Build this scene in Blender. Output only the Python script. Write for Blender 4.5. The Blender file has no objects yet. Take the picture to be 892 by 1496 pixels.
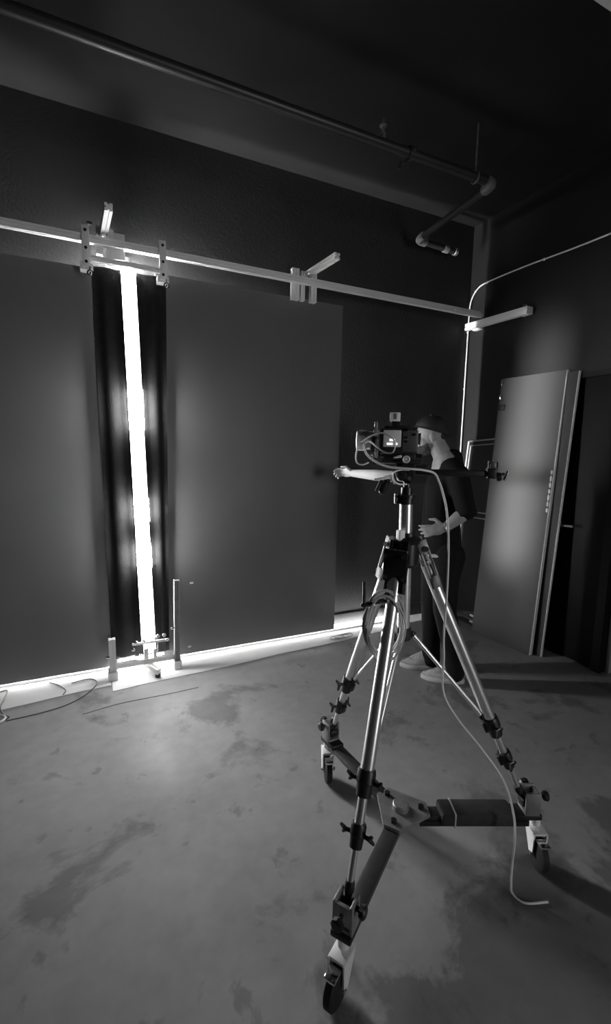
import bpy, bmesh, math, random
from mathutils import Vector as V, Matrix
random.seed(4)
COL = bpy.context.scene.collection
PI = math.pi
R = math.radians

# ------------------------------------------------------------------ materials
def mat(name, base, rough=.5, metal=0., emit=None, estr=0., bump=0., bscale=40., var=0., vscale=3., spec=.5, coat=0.):
    m = bpy.data.materials.new(name); m.use_nodes = True
    nt = m.node_tree; b = nt.nodes['Principled BSDF']
    c = (base, base, base, 1)
    b.inputs['Base Color'].default_value = c
    b.inputs['Roughness'].default_value = rough
    b.inputs['Metallic'].default_value = metal
    b.inputs['Specular IOR Level'].default_value = spec
    b.inputs['Coat Weight'].default_value = coat
    if emit is not None:
        b.inputs['Emission Color'].default_value = (emit, emit, emit, 1)
        b.inputs['Emission Strength'].default_value = estr
    tc = nt.nodes.new('ShaderNodeTexCoord')
    n = nt.nodes.new('ShaderNodeTexNoise'); n.inputs['Scale'].default_value = vscale; n.inputs['Detail'].default_value = 6
    nt.links.new(tc.outputs['Object'], n.inputs['Vector'])
    mr = nt.nodes.new('ShaderNodeMapRange')
    mr.inputs['From Min'].default_value = .3; mr.inputs['From Max'].default_value = .7
    mr.inputs['To Min'].default_value = base * (1 - var); mr.inputs['To Max'].default_value = base * (1 + var)
    nt.links.new(n.outputs['Fac'], mr.inputs['Value'])
    nt.links.new(mr.outputs['Result'], b.inputs['Base Color'])
    if bump > 0:
        n2 = nt.nodes.new('ShaderNodeTexNoise'); n2.inputs['Scale'].default_value = bscale; n2.inputs['Detail'].default_value = 4
        nt.links.new(tc.outputs['Object'], n2.inputs['Vector'])
        bp = nt.nodes.new('ShaderNodeBump'); bp.inputs['Strength'].default_value = bump; bp.inputs['Distance'].default_value = .01
        nt.links.new(n2.outputs['Fac'], bp.inputs['Height']); nt.links.new(bp.outputs['Normal'], b.inputs['Normal'])
    return m

M = dict(
    blackwall=mat('black_wall_paint', .032, .6, var=.25, vscale=1.2, bump=.15, bscale=60, spec=.3),
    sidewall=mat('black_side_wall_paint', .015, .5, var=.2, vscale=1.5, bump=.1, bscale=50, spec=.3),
    ceil=mat('black_ceiling_paint', .014, .8, var=.2, spec=.2),
    white=mat('pale_wall_paint', .62, .7, var=.04),
    panel=mat('black_panel_paint', .165, .55, var=.06, vscale=2, spec=.35),
    drape=mat('black_drape_cloth', .012, .75, var=.3, vscale=20, bump=.3, bscale=200, spec=.25),
    alu=mat('anodised_aluminium', .9, .5, .1, var=.04),
    tube=mat('polished_aluminium_tube', .9, .3, .85, var=.02),
    cast=mat('grey_cast_metal', .30, .45, .5, var=.15, vscale=30),
    castd=mat('dark_cast_metal', .12, .45, .4, var=.15, vscale=30),
    blackp=mat('black_plastic', .014, .42, var=.2, vscale=30),
    blackm=mat('black_metal', .02, .35, .3, var=.2, vscale=20),
    rubber=mat('black_rubber', .012, .7, var=.2),
    chrome=mat('chrome', .9, .12, 1.),
    armd=mat('dark_arm_metal', .055, .5, .3, var=.2, vscale=20),
    pipe=mat('painted_pipe', .03, .4, .1, var=.2),
    pipel=mat('worn_pipe_fitting', .25, .4, .5, var=.4, vscale=30),
    foam=mat('white_foam_edge', .92, .7, var=.04, vscale=20),
    board=mat('black_board_face', .06, .55, var=.05, spec=.5),
    boardd=mat('dark_board_face', .05, .5, var=.1, spec=.4),
    sheet=mat('white_paper_sheet', .8, .8, var=.02),
    cable=mat('white_cable', .86, .45, var=.03),
    gcable=mat('grey_cable', .48, .5, var=.08, vscale=20),
    dcable=mat('dark_cable', .05, .5),
    skin=mat('skin', .38, .5, var=.08, vscale=12),
    beard=mat('dark_beard_hair', .06, .8, var=.4, vscale=60, bump=.6, bscale=150),
    hair=mat('short_dark_hair', .03, .8, var=.3, vscale=60),
    shirt=mat('black_shirt_cloth', .010, .85, var=.2, bump=.3, bscale=25, spec=.2),
    jeans=mat('black_trouser_cloth', .013, .85, var=.25, bump=.35, bscale=22, spec=.2),
    cap=mat('black_cap_cloth', .022, .7, var=.3, vscale=20),
    shoe=mat('pale_canvas_shoe', .55, .7, var=.1, vscale=20),
    sole=mat('white_rubber_sole', .75, .6),
    lensw=mat('pale_grey_barrel', .75, .4, .2),
    silver=mat('silver_panel', .72, .45, .0),
    pad=mat('dark_quilted_pad', .035, .8, var=.3, vscale=15, bump=.5, bscale=30),
    tape=mat('pale_tape', .55, .6),
    glass=mat('dark_glass_panel', .03, .12, spec=.6),
    doorm=mat('black_door_paint', .008, .55, var=.2, spec=.25),
    lampw=mat('lamp_white_glow', .8, .5, emit=1., estr=15.),
    lamph=mat('lamp_hot_glow', .8, .5, emit=1., estr=80.),
    backl=mat('rear_lamp_glow', .8, .5, emit=1., estr=620.),
    batten=mat('floor_batten_glow', .8, .5, emit=1., estr=28.),
    readout=mat('camera_readout_glow', .8, .5, emit=1., estr=1.2),
    winglow=mat('added_window_glow', .8, .5, emit=1., estr=1.3),  # glowing pane of the added window behind the viewer
)
def concrete():
    m = bpy.data.materials.new('stained_concrete'); m.use_nodes = True
    nt = m.node_tree; b = nt.nodes['Principled BSDF']; L = nt.links.new
    tc = nt.nodes.new('ShaderNodeTexCoord')
    def noise(s, d, off=0., rough=.55, dist=0.):
        mp = nt.nodes.new('ShaderNodeMapping'); mp.inputs['Location'].default_value = (off, off * .7, 0)
        L(tc.outputs['Object'], mp.inputs['Vector'])
        n = nt.nodes.new('ShaderNodeTexNoise'); n.inputs['Scale'].default_value = s; n.inputs['Detail'].default_value = d
        n.inputs['Roughness'].default_value = rough; n.inputs['Distortion'].default_value = dist
        L(mp.outputs['Vector'], n.inputs['Vector']); return n
    def ramp(src, a, c, lo, hi):
        r = nt.nodes.new('ShaderNodeMapRange'); r.inputs['From Min'].default_value = a; r.inputs['From Max'].default_value = c
        r.inputs['To Min'].default_value = lo; r.inputs['To Max'].default_value = hi
        L(src, r.inputs['Value']); return r.outputs['Result']
    def mul(x, y):
        k = nt.nodes.new('ShaderNodeMath'); k.operation = 'MULTIPLY'
        L(x, k.inputs[0]); L(y, k.inputs[1]); return k.outputs[0]
    base = ramp(noise(1.1, 5, 3.1).outputs['Fac'], .3, .7, .29, .40)
    fine = ramp(noise(14, 6, 1.).outputs['Fac'], .3, .7, .93, 1.06)
    # worn dark patches: irregular blotches of their own shape
    blot = ramp(noise(2.1, 7, 8.3, .62, .3).outputs['Fac'], .56, .63, 1., .62)
    spots = ramp(noise(6.5, 6, 5.2, .6, .4).outputs['Fac'], .62, .68, 1., .72)
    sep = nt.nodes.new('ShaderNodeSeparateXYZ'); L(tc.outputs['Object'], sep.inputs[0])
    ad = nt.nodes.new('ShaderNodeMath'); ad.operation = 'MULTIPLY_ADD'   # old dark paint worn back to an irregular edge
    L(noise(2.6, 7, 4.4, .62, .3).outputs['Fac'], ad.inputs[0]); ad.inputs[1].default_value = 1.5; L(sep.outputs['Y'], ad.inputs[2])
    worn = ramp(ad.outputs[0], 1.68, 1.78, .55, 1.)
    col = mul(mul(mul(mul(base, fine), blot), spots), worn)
    L(col, b.inputs['Base Color'])
    L(ramp(noise(3, 5, 2.).outputs['Fac'], .3, .7, .5, .75), b.inputs['Roughness'])
    b.inputs['Specular IOR Level'].default_value = .3
    bp = nt.nodes.new('ShaderNodeBump'); bp.inputs['Strength'].default_value = .12; bp.inputs['Distance'].default_value = .01
    L(noise(9, 6).outputs['Fac'], bp.inputs['Height']); L(bp.outputs['Normal'], b.inputs['Normal'])
    return m
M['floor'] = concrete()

# ------------------------------------------------------------------ mesh helpers
def frame(d, up=V((0, 0, 1))):
    z = V(d).normalized()
    if abs(z.dot(up)) > .99: up = V((0, 1, 0))
    x = up.cross(z).normalized(); y = z.cross(x)
    return x, y, z
class MB:
    def __init__(s): s.bm = bmesh.new()
    def box(s, c, size, rx=None, bevel=0.):
        """box centred at c, size along the axes rx=(x,y,z vectors) or world axes"""
        ax = rx or (V((1, 0, 0)), V((0, 1, 0)), V((0, 0, 1)))
        c = V(c); h = [q / 2 for q in size]
        vs = []
        for i in (-1, 1):
            for j in (-1, 1):
                for k in (-1, 1):
                    vs.append(s.bm.verts.new(c + ax[0] * h[0] * i + ax[1] * h[1] * j + ax[2] * h[2] * k))
        fs = [(0, 1, 3, 2), (4, 6, 7, 5), (0, 4, 5, 1), (2, 3, 7, 6), (0, 2, 6, 4), (1, 5, 7, 3)]
        F = [s.bm.faces.new([vs[a] for a in f]) for f in fs]
        if bevel > 0:
            es = {e for f in F for e in f.edges}
            bmesh.ops.bevel(s.bm, geom=list(es), offset=bevel, segments=2, affect='EDGES', profile=.5)
        return s
    def boxm(s, lo, hi, bevel=0.):
        return s.box([(a + b) / 2 for a, b in zip(lo, hi)], [abs(b - a) for a, b in zip(lo, hi)], bevel=bevel)
    def rings(s, rings, cap=True):
        vr = [[s.bm.verts.new(p) for p in r] for r in rings]
        n = len(vr[0])
        for a, b in zip(vr, vr[1:]):
            for i in range(n):
                s.bm.faces.new((a[i], a[(i + 1) % n], b[(i + 1) % n], b[i]))
        if cap:
            s.bm.faces.new(vr[0][::-1]); s.bm.faces.new(vr[-1])
        return s
    def lathe(s, p, d, prof, n=24):
        """profile of (distance along d, radius) starting at p"""
        x, y, z = frame(d); p = V(p)
        rs = []
        for (t, r) in prof:
            r = max(r, 1e-5)
            rs.append([p + z * t + x * r * math.cos(2 * PI * i / n) + y * r * math.sin(2 * PI * i / n) for i in range(n)])
        return s.rings(rs)
    def cyl(s, a, b, r, r2=None, n=20, ch=0.):
        a = V(a); b = V(b); L = (b - a).length; r2 = r if r2 is None else r2
        if ch > 0: return s.lathe(a, b - a, [(0, r - ch), (ch, r), (L - ch, r2), (L, r2 - ch)], n)
        return s.lathe(a, b - a, [(0, r), (L, r2)], n)
    def capsule(s, a, b, r1, r2, n=16):
        a = V(a); b = V(b); L = (b - a).length
        pr = [(-r1 * math.cos(t), r1 * math.sin(t)) for t in [PI / 2 * k / 5 for k in range(6)]]
        pr += [(L + r2 * math.sin(t), r2 * math.cos(t)) for t in [PI / 2 * k / 5 for k in range(6)]]
        return s.lathe(a, b - a, pr, n)
    def ell(s, c, radii, ax=None, n=20, m=12):
        ax = ax or (V((1, 0, 0)), V((0, 1, 0)), V((0, 0, 1))); c = V(c)
        rs = []
        for j in range(m + 1):
            t = PI * j / m; st = max(math.sin(t), 1e-4)
            rs.append([c - ax[2] * radii[2] * math.cos(t) + ax[0] * radii[0] * st * math.cos(2 * PI * i / n) + ax[1] * radii[1] * st * math.sin(2 * PI * i / n) for i in range(n)])
        return s.rings(rs)
    def torus(s, c, axis, r, t, n=28, m=10):
        x, y, z = frame(axis); c = V(c)
        return s.tube([c + x * r * math.cos(2 * PI * i / n) + y * r * math.sin(2 * PI * i / n) for i in range(n + 1)], t, m, smooth=1)
    def tube(s, pts, r, n=8, smooth=6):
        pts = [V(p) for p in pts]
        if smooth > 1 and len(pts) > 2:
            q = []
            P = [pts[0] * 2 - pts[1]] + pts + [pts[-1] * 2 - pts[-2]]
            for i in range(1, len(P) - 2):
                for k in range(smooth):
                    t = k / smooth
                    q.append(.5 * ((2 * P[i]) + (P[i + 1] - P[i - 1]) * t + (2 * P[i - 1] - 5 * P[i] + 4 * P[i + 1] - P[i + 2]) * t * t + (3 * P[i] - P[i - 1] - 3 * P[i + 1] + P[i + 2]) * t ** 3))
            q.append(pts[-1]); pts = q
        rs = []; up = None
        for i, p in enumerate(pts):
            d = (pts[min(i + 1, len(pts) - 1)] - pts[max(i - 1, 0)]).normalized()
            if up is None: x, y, z = frame(d)
            else:
                x = up - d * up.dot(d); x.normalize(); y = d.cross(x)
            up = x
            rs.append([p + x * r * math.cos(2 * PI * k / n) + y * r * math.sin(2 * PI * k / n) for k in range(n)])
        return s.rings(rs)
    def prism(s, pts, d):
        """polygon of 3-D points pushed along vector d"""
        d = V(d); pts = [V(p) for p in pts]
        return s.rings([pts, [p + d for p in pts]])
    def slot(s, a, b, w, h, nw=1, nh=1, up=V((0, 0, 1))):
        """T-slot aluminium profile from a to b; w across, h along up, nw/nh grooves per face"""
        a = V(a); b = V(b); x, y, z = frame(b - a, up)
        g = .0045; dp = .007
        def side(L, k):
            out = [(-L / 2, 0)]
            for i in range(k):
                c = -L / 2 + L * (i + .5) / k
                out += [(c - g, 0), (c - g, dp), (c + g, dp), (c + g, 0)]
            return out
        P = []
        for (L, k, ox, oy, tx, ty, nx, ny) in ((w, nw, 0, -h / 2, 1, 0, 0, 1), (h, nh, w / 2, 0, 0, 1, -1, 0), (w, nw, 0, h / 2, -1, 0, 0, -1), (h, nh, -w / 2, 0, 0, -1, 1, 0)):
            for (t, q) in side(L, k): P.append((ox + tx * t + nx * q, oy + ty * t + ny * q))
        return s.rings([[a + x * u + y * v for u, v in P], [b + x * u + y * v for u, v in P]])

def link(o):
    COL.objects.link(o); return o
def root_loc(p):
    while p.parent: p = p.parent
    return V(p.location)
def mk(name, mb, m, parent=None, smooth=True, loc=None, label=None, remesh=0., sm=0, sub=0):
    bm = mb.bm; bmesh.ops.recalc_face_normals(bm, faces=bm.faces[:])
    off = root_loc(parent) if parent else V(loc or (0, 0, 0))
    if off.length: bmesh.ops.translate(bm, verts=bm.verts[:], vec=-off)
    me = bpy.data.meshes.new(name); bm.to_mesh(me); bm.free()
    me.materials.append(M[m] if isinstance(m, str) else m)
    if smooth:
        for p in me.polygons: p.use_smooth = True
        try: me.set_sharp_from_angle(angle=R(35))
        except Exception: pass
    o = link(bpy.data.objects.new(name, me))
    if parent: o.parent = parent
    elif loc: o.location = loc
    if label: o['label'] = label
    if remesh > 0:
        q = o.modifiers.new('skin_over', 'REMESH'); q.mode = 'VOXEL'; q.voxel_size = remesh; q.use_smooth_shade = True
        if sm:
            q = o.modifiers.new('soften', 'SMOOTH'); q.factor = .5; q.iterations = sm
    return o
def thing(name, loc, label, cat, group=None):
    o = link(bpy.data.objects.new(name, None)); o.location = loc; o.empty_display_size = .05
    o['label'] = label; o['category'] = cat
    if group: o['group'] = group
    return o
def tag(o, label, cat, group=None):
    o['label'] = label; o['category'] = cat
    if group: o['group'] = group
    return o
def struct(name, mb, m, label=None, **k):
    o = mk(name, mb, m, **k); o['kind'] = 'structure'
    if label: o['label'] = label
    return o

# ------------------------------------------------------------------ the room
YB, XR, H = 3.296, 3.155, 3.5
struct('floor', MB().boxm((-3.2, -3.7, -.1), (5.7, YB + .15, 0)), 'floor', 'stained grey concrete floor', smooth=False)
struct('ceiling', MB().boxm((-3.2, -3.7, H), (5.7, YB + .15, H + .1)), 'ceil', 'black painted ceiling', smooth=False)
struct('wall_back', MB().boxm((-3.2, YB, 0), (XR + .15, YB + .15, H)), 'blackwall', 'black wall behind the panels and the rail', smooth=False)
struct('wall_left', MB().boxm((-3.2, -3.7, 0), (-3.05, YB, H)), 'blackwall', 'black wall left of the view', smooth=False)
# right wall with the door opening y 1.87 .. 2.74, z 0 .. 2.08
struct('wall_right', MB().boxm((XR, 2.75, 0), (XR + .15, YB, H)).boxm((XR, 1.84, 2.09), (XR + .15, 2.75, H)), 'sidewall', 'black wall on the right, meeting the back wall', smooth=False)
struct('wall_return', MB().boxm((XR + .152, 1.84, 0), (5.7, 1.99, H)), 'white', 'pale wall face right of the black door', smooth=False)
struct('wall_east', MB().boxm((5.55, -3.7, 0), (5.7, 1.84, H)), 'blackwall', 'black wall outside the view on the right', smooth=False)
w = MB(); 
w.boxm((-3.2, -3.7, 0), (2.2, -3.55, H)).boxm((3.2, -3.7, 0), (5.7, -3.55, H)).boxm((2.2, -3.7, 0), (3.2, -3.55, .35)).boxm((2.2, -3.7, 2.7), (3.2, -3.55, H))
struct('wall_front', w, 'blackwall', 'black wall behind the viewer', smooth=False)
win = thing('added_window_1', (2.7, -3.6, .35), 'added tall window behind the viewer, standing in for an unseen light', 'window'); win['kind'] = 'structure'  # invented window, carries the unseen light from the viewer's side
del win['category']
mk('added_window_frame', MB().boxm((2.2, -3.64, .35), (2.25, -3.56, 2.7)).boxm((3.15, -3.64, .35), (3.2, -3.56, 2.7)).boxm((2.2, -3.64, .35), (3.2, -3.56, .4)).boxm((2.2, -3.64, 2.65), (3.2, -3.56, 2.7)), 'white', win, False)
mk('added_window_pane', MB().boxm((2.25, -3.62, .4), (3.15, -3.61, 2.65)), 'winglow', win, False)
struct('baseboard_back', MB().boxm((-3.05, YB - .014, 0), (XR, YB - .0005, .115), .003), 'blackwall', 'black baseboard along the back wall')
struct('trim_1', MB().boxm((XR + .06, 1.812, 0), (XR + .165, 1.8395, 2.6), .003), 'white', 'pale corner trim beside the black door')
struct('trim_2', MB().boxm((1.9, .6, 3.42), (3.1, 1.485, 3.4995)), 'white', 'pale soffit at the top right corner')
door = thing('door_1', (XR + .03, 2.74, 0), 'black flush door with lever handle in the right wall', 'door'); door['kind'] = 'structure'
del door['category']
mk('door_leaf', MB().boxm((XR + .02, 1.9, .006), (XR + .065, 2.7, 2.05), .002), 'doorm', door)
mk('door_frame', MB().boxm((XR - .008, 2.7, 0), (XR + .12, 2.7495, 2.0895)).boxm((XR - .008, 1.842, 0), (XR + .12, 1.9, 2.0895)).boxm((XR - .008, 1.9, 2.05), (XR + .12, 2.7, 2.0895)), 'doorm', door, False)
h = mk('door_handle', MB().cyl((XR + .02, 2.255, 1.0), (XR - .012, 2.255, 1.0), .027, ch=.003).cyl((XR + .01, 2.255, 1.0), (XR - .055, 2.255, 1.0), .010)
       .tube([(XR - .05, 2.262, 1.0), (XR - .053, 2.22, 1.001), (XR - .05, 2.16, 1.0), (XR - .045, 2.10, 1.003)], .009), 'cast', door, label='grey metal lever handle')

# ------------------------------------------------------------------ backdrop panels, drape, slit light
YP = 3.16   # front face of the panels
mbp = MB().boxm((-1.95, YP, .045), (.11, YP + .02, 2.565), .002)
tag(mk('backdrop_panel', mbp, 'panel', loc=(-.95, YP, .03)), 'large matte black backdrop panel left of the glowing strip, cut by the left edge', 'panel')
o = tag(mk('backdrop_panel', MB().boxm((.41, YP, .045), (1.77, YP + .02, 2.60), .002), 'panel', loc=(1.1, YP, .03)), 'large matte black backdrop panel right of the glowing strip', 'panel')
for (x, z) in ((.608, .567), (.587, .098)):
    mk('paper_tag', MB().boxm((x - .012, YP - .003, z - .006), (x + .012, YP - .0002, z + .006)), 'foam', o, False, label='small pale paper tag')
# drape with soft vertical folds, two halves either side of the slit
dr = thing('black_drape', (.26, YP - .01, .10), 'black light-proof drape hanging behind the vertical glowing strip', 'drape')
for (xa, xb) in (((.046, .074), (.206, .262)), ((.296, .358), (.474, .444))):
    mb = MB(); rows = []; n = 24
    for j in range(2):
        z = 2.575 if j == 0 else .105
        fr = []; bk = []
        for i in range(n + 1):
            t = i / n; x = xa[j] + (xb[j] - xa[j]) * t
            y = YP - .016 + .006 * math.sin(t * 9 + xa[0] * 20) * min(1, 4 * t, 4 * (1 - t))
            fr.append(V((x, y, z))); bk.append(V((x, y + .006, z)))
        rows.append(fr + bk[::-1])
    mb.rings(rows)
    mk('drape_half', mb, 'drape', dr)
# the slit light: long lit diffuser in a thin black channel, three hotter lamp sections standing proud
ls = thing('strip_light', (.30, YP - .02, .11), 'tall white glowing strip light standing between the two backdrop panels', 'light')
def sx(z):   # left and right edge of the strip at height z
    t = (z - .11) / 2.44
    return .266 + (.210 - .266) * t, .353 + (.292 - .353) * t
def strip(z0, z1, y0, y1, g=0.):
    a0, b0 = sx(z0); a1, b1 = sx(z1)
    return MB().rings([[V((a0 - g, y0, z0)), V((b0 + g, y0, z0)), V((b0 + g, y1, z0)), V((a0 - g, y1, z0))],
                       [V((a1 - g, y0, z1)), V((b1 + g, y0, z1)), V((b1 + g, y1, z1)), V((a1 - g, y1, z1))]])
mk('diffuser', strip(.11, 2.545, YP - .022, YP + .01), 'lampw', ls, False)
ch = MB()
for sgn in (0, 1):
    rs = []
    for z in (.11, 2.55):
        e = sx(z)[sgn]; q = e - .0045 if sgn == 0 else e + .0015
        rs.append([V((q, YP - .026, z)), V((q + .003, YP - .026, z)), V((q + .003, YP + .012, z)), V((q, YP + .012, z))])
    ch.rings(rs)
mk('channel_edge', ch, 'blackm', ls, False)
for (z0, z1) in ((1.62, 1.87), (1.03, 1.18), (.72, .88)):
    mk('lamp_section', strip(z0, z1, YP - .062, YP - .0225, .002), 'lamph', ls, False, label='hotter glowing lamp section')
# tall tube lamp in the gap between the drape and the wall
bl = thing('tube_light', (.27, 3.24, .04), 'tall tube light hidden in the gap behind the black drape', 'light')
mk('glowing_tube', MB().cyl((.27, 3.25, .09), (.25, 3.25, 2.66), .016), 'backl', bl)
mk('end_cap', MB().cyl((.27, 3.25, .04), (.27, 3.25, .09), .02), 'alu', bl)
mk('end_cap', MB().cyl((.25, 3.25, 2.66), (.25, 3.25, 2.69), .02), 'alu', bl)

bt = thing('floor_light', (.5, 3.25, 0), 'long glowing white light batten lying on the floor along the foot of the back wall', 'light')
mk('batten_housing', MB().boxm((-1.95, 3.21, .004), (2.38, 3.279, .022), .002), 'alu', bt)
mk('batten_diffuser', MB().boxm((-1.94, 3.215, .0225), (2.37, 3.274, .036), .003), 'batten', bt)

# ------------------------------------------------------------------ overhead rail
YR = 3.10
rail = thing('aluminium_rail', (1.2, YR, 2.69), 'long pale aluminium rail running across the back wall above the panels', 'rail')
mk('profile', MB().slot((-1.95, YR, 2.70), (3.085, YR, 2.70), .04, .042, 1, 1), 'alu', rail, False)
mk('splice_plate', MB().slot((2.78, YR - .033, 2.682), (3.075, YR - .033, 2.682), .02, .03, 1, 1), 'alu', rail, False)
cr = thing('cross_bracket', (3.1, 2.93, 2.61), 'short pale aluminium bar on the right wall that carries the rail end', 'bracket')
mk('profile', MB().slot((3.09, 3.25, 2.628), (3.09, 2.605, 2.612), .04, .056, 1, 1), 'alu', cr, False)
for ya in (2.62, 3.12): mk('wall_mount', MB().boxm((3.111, ya, 2.592), (XR + .001, ya + .08, 2.648), .002), 'alu', cr)
mk('bolt', MB().lathe((3.09, 2.64, 2.64), (0, 0, 1), [(0, .008), (.014, .008), (.015, .014), (.024, .014)], 12), 'chrome', cr)
for xs in (.02, .447):
    tilt = -.004
    g = thing('hanging_plate', (xs, YR - .05, 2.64), 'pale bolted hanging plate on the rail, at the %s edge of the black drape' % ('left' if xs < .1 else 'right'), 'bracket', None)
    mk('plate', MB().boxm((xs - .021, YR - .033, 2.535), (xs + .021, YR - .0245, 2.765), .002), 'alu', g)
    for z in (2.735, 2.70 - .06, 2.565):
        mk('bolt', MB().lathe((xs, YR - .0335, z), (0, -1, 0), [(0, .009), (.006, .009), (.0061, .004)], 6), 'blackm', g)
    mk('foot_block', MB().boxm((xs - .035, YR - .03, 2.52), (xs + .035, YR + .03, 2.56), .004), 'alu', g)
    mk('pulley', MB().torus((xs + .018, YR - .035, 2.505), (0, 1, 0), .014, .005).cyl((xs + .018, YR - .028, 2.505), (xs + .018, YR - .042, 2.505), .005), 'chrome', g)
    mk('pulley_stem', MB().cyl((xs + .018, YR - .035, 2.52), (xs + .018, YR - .035, 2.54), .004), 'chrome', g)
cb = tag(mk('drape_rail', MB().slot((.03, YR + .009, 2.603), (.44, YR + .009, 2.598), .022, .03, 1, 1), 'alu', smooth=False, loc=(.24, YR, 2.6)), 'short thin aluminium bar above the black drape, below the long rail', 'rail')
# outrigger brackets carried by the rail
b1 = thing('rail_bracket', (.13, YR, 2.7), 'aluminium bracket with upward arm above the glowing strip', 'bracket')
mk('post', MB().slot((.150, YR + .0395, 2.585), (.150, YR + .0395, 2.785), .045, .036), 'alu', b1, False)
mk('post', MB().slot((.095, YR + .0395, 2.64), (.095, YR + .0395, 2.80), .035, .036), 'alu', b1, False)
mk('arm', MB().slot((.118, YR + .06, 2.765), (.136, 2.80, 2.765), .04, .04), 'alu', b1, False)
mk('joining_plate', MB().boxm((.165, YR + .0220, 2.625), (.235, YR + .029, 2.775), .002), 'alu', b1)
mk('clamp_knob', MB().cyl((.06, YR + .03, 2.80), (.03, YR + .03, 2.802), .011, ch=.003), 'chrome', b1)
b2 = thing('rail_bracket', (1.42, YR, 2.7), 'aluminium bracket with slanting arm above the right backdrop panel', 'bracket')
mk('post', MB().slot((1.362, YR + .0395, 2.575), (1.362, YR + .0395, 2.785), .055, .036), 'alu', b2, False)
mk('post', MB().slot((1.418, YR + .0395, 2.575), (1.418, YR + .0395, 2.775), .03, .036), 'alu', b2, False)
mk('post', MB().slot((1.505, YR + .0395, 2.575), (1.505, YR + .0395, 2.79), .045, .036), 'alu', b2, False)
mk('arm', MB().slot((1.462, YR + .08, 2.765), (1.500, 2.77, 2.765), .04, .04), 'alu', b2, False)

# ------------------------------------------------------------------ lower frame at the foot of the strip
lf = thing('lower_frame', (.28, 3.09, 0), 'low aluminium frame with a tall and a short post at the foot of the strip', 'frame')
mk('base_rail', MB().slot((.06, 3.09, .078), (.50, 3.09, .078), .03, .036), 'alu', lf, False)
mk('tall_post', MB().slot((.484, 3.065, .06), (.490, 3.065, .625), .038, .038), 'cast', lf, False, label='tall grey post')
mk('short_post', MB().slot((.075, 3.065, .06), (.075, 3.065, .278), .042, .042), 'alu', lf, False)
mk('foot_arm', MB().slot((.285, 3.14, .045), (.350, 2.965, .045), .034, .034), 'alu', lf, False)
mk('foot', MB().boxm((.045, 3.03, 0), (.105, 3.13, .06), .004), 'alu', lf)
mk('foot', MB().boxm((.46, 3.03, 0), (.51, 3.13, .06), .004), 'alu', lf)
mk('foot_pad', MB().cyl((.345, 2.98, 0), (.345, 2.98, .028), .018), 'blackp', lf)
for (x, z) in ((.047, .165), (.103, .15), (.455, .30)):
    mk('clamp_knob', MB().cyl((x - .012, 3.045, z), (x + .012, 3.045, z), .009, ch=.002), 'chrome', lf)
rc = thing('roller_carriage', (.3, 3.09, .1), 'small roller carriage with bright wheels at the foot of the glowing strip', 'carriage')
mk('axle_bar', MB().boxm((.20, 3.098, .192), (.43, 3.112, .208)), 'alu', rc)
for xa in (.215, .362):
    mk('carriage_plate', MB().boxm((xa, 3.104, .115), (xa + .056, 3.112, .19), .002), 'castd', rc)
for x, z in ((.205, .17), (.222, .215), (.272, .215), (.350, .225), (.365, .24), (.405, .24), (.425, .205)):
    mk('roller_wheel', MB().torus((x, 3.09, z), (0, 1, 0), .009, .004, 16, 8).cyl((x, 3.08, z), (x, 3.104, z), .005), 'chrome', rc)
mk('cross_pin', MB().cyl((.24, 3.088, .128), (.41, 3.088, .128), .005), 'chrome', rc)
mk('strip_clamp', MB().boxm((.27, 3.07, .098), (.30, 3.11, .17), .004).boxm((.33, 3.07, .098), (.352, 3.11, .16), .004), 'alu', rc)

# paper sheets lying on the floor below the panels
def sheet(x0, x1, y0a, y0b, lab):
    mb = MB(); n = 12; top = []; 
    a = [V((x0 + (x1 - x0) * i / n, y0a + (y0b - y0a) * i / n + .006 * math.sin(i * 1.3), .0006)) for i in range(n + 1)]
    b = [V((p.x, 3.279, .0006)) for p in a]
    b = [V((p.x, 3.205, .0006)) for p in a]
    mb.prism(a + b[::-1], (0, 0, .0025))
    tag(mk('floor_sheet', mb, 'sheet', smooth=False, loc=((x0 + x1) / 2, 3.1, 0)), lab, 'sheet')
sheet(-1.9, .06, 2.82, 2.985, 'white paper sheet on the floor along the foot of the left backdrop panel')
sheet(.066, 2.3, 2.90, 3.06, 'white paper sheet on the floor along the foot of the right backdrop panel')

# ------------------------------------------------------------------ overhead sprinkler pipe
ZP = 3.2; YPI = 2.335
sp = thing('sprinkler_pipe', (1.2, YPI, ZP), 'long dark pipe under the ceiling with two bends and clamp couplings', 'pipe')
mk('pipe_run', MB().cyl((-1.95, YPI, ZP), (2.33, YPI, ZP), .026), 'pipe', sp)
mk('pipe_run', MB().cyl((2.375, YPI + .05, ZP), (2.44, 3.12, ZP), .024), 'pipe', sp)
mk('pipe_run', MB().cyl((2.48, 3.165, ZP), (2.84, 3.19, ZP), .024), 'pipe', sp)
mk('elbow', MB().tube([(2.30, YPI, ZP), (2.345, YPI + .004, ZP), (2.368, YPI + .03, ZP), (2.376, YPI + .08, ZP)], .034, 14), 'pipel', sp, label='worn grey elbow coupling')
mk('elbow', MB().tube([(2.438, 3.07, ZP), (2.445, 3.13, ZP), (2.462, 3.158, ZP), (2.52, 3.168, ZP)], .034, 14), 'pipel', sp, label='worn grey elbow coupling')
mk('coupling', MB().lathe((1.70, YPI, ZP), (1, 0, 0), [(0, .03), (.005, .036), (.03, .036), (.035, .03)]).boxm((1.71, YPI - .05, ZP - .012), (1.728, YPI - .03, ZP + .012), .003).tube([(1.70, YPI, ZP - .036), (1.68, YPI, ZP - .06), (1.655, YPI, ZP - .065), (1.645, YPI, ZP - .10)], .008), 'pipe', sp)
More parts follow.
